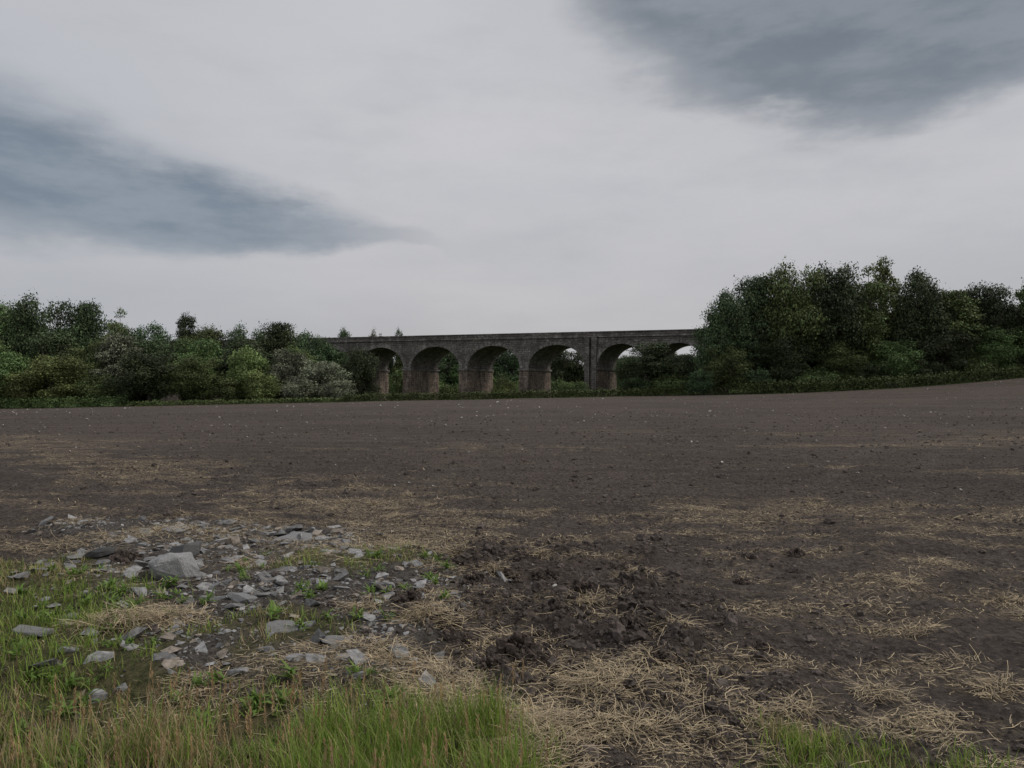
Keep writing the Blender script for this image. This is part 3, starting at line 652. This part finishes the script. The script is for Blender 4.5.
for o in opens:
    cr, rise, cc_, r = archz(o); zs = cr - rise; N = 28
    A_ = [(cc_ - r * math.cos(math.pi * i / N), zs + rise * math.sin(math.pi * i / N)) for i in range(N + 1)]
    for (a1, b1), (a2, b2) in zip(A_, A_[1:]):
        wall.quad((a1, 0, b1), (a2, 0, b2), (a2, 0, ZST(a2)), (a1, 0, ZST(a1)))
        wall.quad((a2, WD, b2), (a1, WD, b1), (a1, WD, ZST(a1)), (a2, WD, ZST(a2)))
        wall.quad((a1, 0, b1), (a1, WD, b1), (a2, WD, b2), (a2, 0, b2))
    NV = 31; T = .72
    for i in range(NV):
        t1 = math.pi * (i + .04) / NV; t2 = math.pi * (i + .96) / NV
        def q(t, e): return cc_ - (r + e) * math.cos(t), zs + (rise + e) * math.sin(t)
        e1 = T + (.06 if i % 2 else -.04)
        for (ta, tb) in ((-.08, .06), (WD - .06, WD + .08)):
            a_, b_, c2, d2 = q(t1, -.03), q(t2, -.03), q(t2, e1), q(t1, e1)
            ring.prism([(a_[0], ta, a_[1]), (b_[0], ta, b_[1]), (b_[0], tb, b_[1]), (a_[0], tb, a_[1]), (d2[0], ta, d2[1]), (c2[0], ta, c2[1]), (c2[0], tb, c2[1]), (d2[0], tb, d2[1])])
sol = []; prev = -62.0
for o in opens: sol.append((prev, o[0])); prev = o[1]
sol.append((prev, 104.0))
for i, (a_, b_) in enumerate(sol):
    cr, rise, _, _ = archz(opens[min(i, len(opens) - 1)]); cr2, rise2, _, _ = archz(opens[max(i - 1, 0)])
    zs = min(cr - rise, cr2 - rise2)
    wall.box(a_, b_, 0.001, WD - .001, zs, ZST(a_) - .002, zs, ZST(b_) - .002)
    e = .10 if (b_ - a_) < 10 else 0
    bt = .22
    pier.prism([(a_ - e - bt, -.12 - bt, -9), (b_ + e + bt, -.12 - bt, -9), (b_ + e + bt, WD + .12 + bt, -9), (a_ - e - bt, WD + .12 + bt, -9),
                (a_ - e, -.12, zs - .35), (b_ + e, -.12, zs - .35), (b_ + e, WD + .12, zs - .35), (a_ - e, WD + .12, zs - .35)])
    band.box(a_ - .32, b_ + .32, -.34, WD + .34, zs - .348, zs + .04)
kp = (opens[6][1], opens[7][0])
for (a_, b_) in ((kp[0] + .05, kp[0] + 1.05), (kp[1] - 1.05, kp[1] - .05)):
    par.box(a_, b_, -.75, -.09, -9, ZST(a_) - .01)
s0, s1 = -62, 104
band.box(s0, s1, -.28, WD + .28, ZST(s0), ZST(s0) + .26, ZST(s1), ZST(s1) + .26)
for (ta, tb) in ((-.04, .42), (WD - .42, WD + .04)):
    par.box(s0 + .1, s1 - .1, ta, tb, ZST(s0) + .262, ZST(s0) + .95, ZST(s1) + .262, ZST(s1) + .95)
    band.box(s0, s1, ta - .1, tb + .1, ZST(s0) + .952, ZST(s0) + 1.12, ZST(s1) + .952, ZST(s1) + 1.12)
wall.obj('spandrel_walls_and_vaults', S_up); pier.obj('piers', S_pier); ring.obj('arch_rings', S_ring); par.obj('parapets', S_up); band.obj('string_courses', S_ring)

# ------------------------------------------------------------------ sky / world
w = bpy.data.worlds.new('World'); scene.world = w; w.use_nodes = True
nt = w.node_tree; nt.nodes.clear(); b = NB(nt)
out = b.n('ShaderNodeOutputWorld'); bg = b.n('ShaderNodeBackground'); bg.inputs['Strength'].default_value = 0.1
SUN_EL, SUN_AZ = math.radians(52), math.radians(85)
sky = b.n('ShaderNodeTexSky', sky_type='NISHITA'); sky.sun_disc = False; sky.sun_elevation = SUN_EL; sky.sun_rotation = SUN_AZ
tc = b.n('ShaderNodeTexCoord'); D = tc.outputs['Generated']; sp = b.n('ShaderNodeSeparateXYZ'); nt.links.new(D, sp.inputs[0])
az = b.m('ARCTAN2', sp.outputs[0], sp.outputs[1]); el = b.m('ARCSINE', sp.outputs[2])
n1 = b.noise(b.mapv(D, (3, 3, 8)), 1.0, 5, 0.55); n2 = b.noise(b.mapv(D, (4, 4, 10), (5, 2, 1)), 1.0, 5, 0.6)
n3 = b.noise(b.mapv(D, (1.6, 1.6, 7), (1, 7, 3)), 1.0, 4, 0.5); n4 = b.noise(b.mapv(D, (6, 6, 20), (9, 1, 3)), 1.0, 6, 0.6)
def sub5(n, k): return b.m('MULTIPLY', b.m('SUBTRACT', n, .5), k)
azw = b.m('ADD', az, sub5(n1, .26))
elw = b.m('ADD', el, b.m('ADD', sub5(n2, .10), sub5(n4, .10)))
dxx = b.m('DIVIDE', b.m('SUBTRACT', azw, .50), .44); dyy = b.m('DIVIDE', b.m('SUBTRACT', elw, .47), .165)
dd = b.m('SQRT', b.m('ADD', b.m('MULTIPLY', dxx, dxx), b.m('MULTIPLY', dyy, dyy)))
mR = b.m('MULTIPLY', b.ss(dd, 1.10, .78), b.ss(dd, 1.15, .2, .80, 1.0))
t = b.m('DIVIDE', b.m('ADD', az, .60), .50)
cen = b.m('MULTIPLY_ADD', t, -.062, .243); thk = b.m('MAXIMUM', b.m('MULTIPLY_ADD', t, -.080, .092), .014)
elw2 = b.m('ADD', el, b.m('ADD', sub5(n2, .07), sub5(n4, .06)))
q = b.m('DIVIDE', b.m('SUBTRACT', elw2, cen), thk)
mL = b.m('MULTIPLY', b.m('MULTIPLY', b.ss(q, 1.3, .1), b.ss(q, -1.15, -.5)), b.m('MULTIPLY', b.ss(t, 1.15, .5), b.ss(t, -2.5, -1.0)))
base = b.mix(b.ss(el, 0.02, 0.36), (0.45, 0.445, 0.465), (0.57, 0.575, 0.60))
base = b.mix(b.ss(n3, .36, .66, 0, .5), base, (0.615, 0.60, 0.61))
base = b.mix(b.ss(n1, .48, .70, 0, .35), base, (0.44, 0.45, 0.48))
base = b.mix(b.ss(n4, .45, .75, 0, .18), base, (0.37, 0.38, 0.41))
leftd = b.m('MULTIPLY', b.ss(az, -.1, -.6), .35)
base = b.mix(leftd, base, (0.39, 0.42, 0.47))
halo = b.m('MULTIPLY', b.ss(dd, 1.6, 1.0), .22)
darkc = b.mix(b.ss(n4, .35, .64), (0.135, 0.165, 0.20), (0.235, 0.26, 0.295))
c = b.mix(halo, base, (0.38, 0.39, 0.42))
c = b.mix(b.m('MULTIPLY', mR, .97), c, darkc)
c = b.mix(b.m('MULTIPLY', mL, .9), c, b.mix(b.ss(n4, .35, .65), (0.155, 0.20, 0.255), (0.25, 0.295, 0.35)))
c10 = b.mix(1.0, c, (10., 10., 10.), 'MULTIPLY')
fin = b.mix(0.95, sky.outputs[0], c10)
nt.links.new(fin, bg.inputs['Color']); nt.links.new(bg.outputs[0], out.inputs[0])
ld = bpy.data.lights.new('sun', 'SUN'); ld.energy = 1.5; ld.angle = math.radians(25); ld.color = (1, .95, .87)
lo = bpy.data.objects.new('sun', ld); scene.collection.objects.link(lo)
sd = Vector((math.sin(SUN_AZ) * math.cos(SUN_EL), math.cos(SUN_AZ) * math.cos(SUN_EL), math.sin(SUN_EL)))
lo.rotation_euler = (-sd).to_track_quat('-Z', 'Y').to_euler(); lo.location = sd * 100

# ------------------------------------------------------------------ camera
cd = bpy.data.cameras.new('camera'); cd.sensor_width = 36; cd.lens = 760 / 1024 * 36; cd.clip_start = .1; cd.clip_end = 8000
co = bpy.data.objects.new('camera', cd); scene.collection.objects.link(co)
co.location = (0, 0, 1.7); co.rotation_euler = (math.radians(90.15), 0, 0)
scene.camera = co
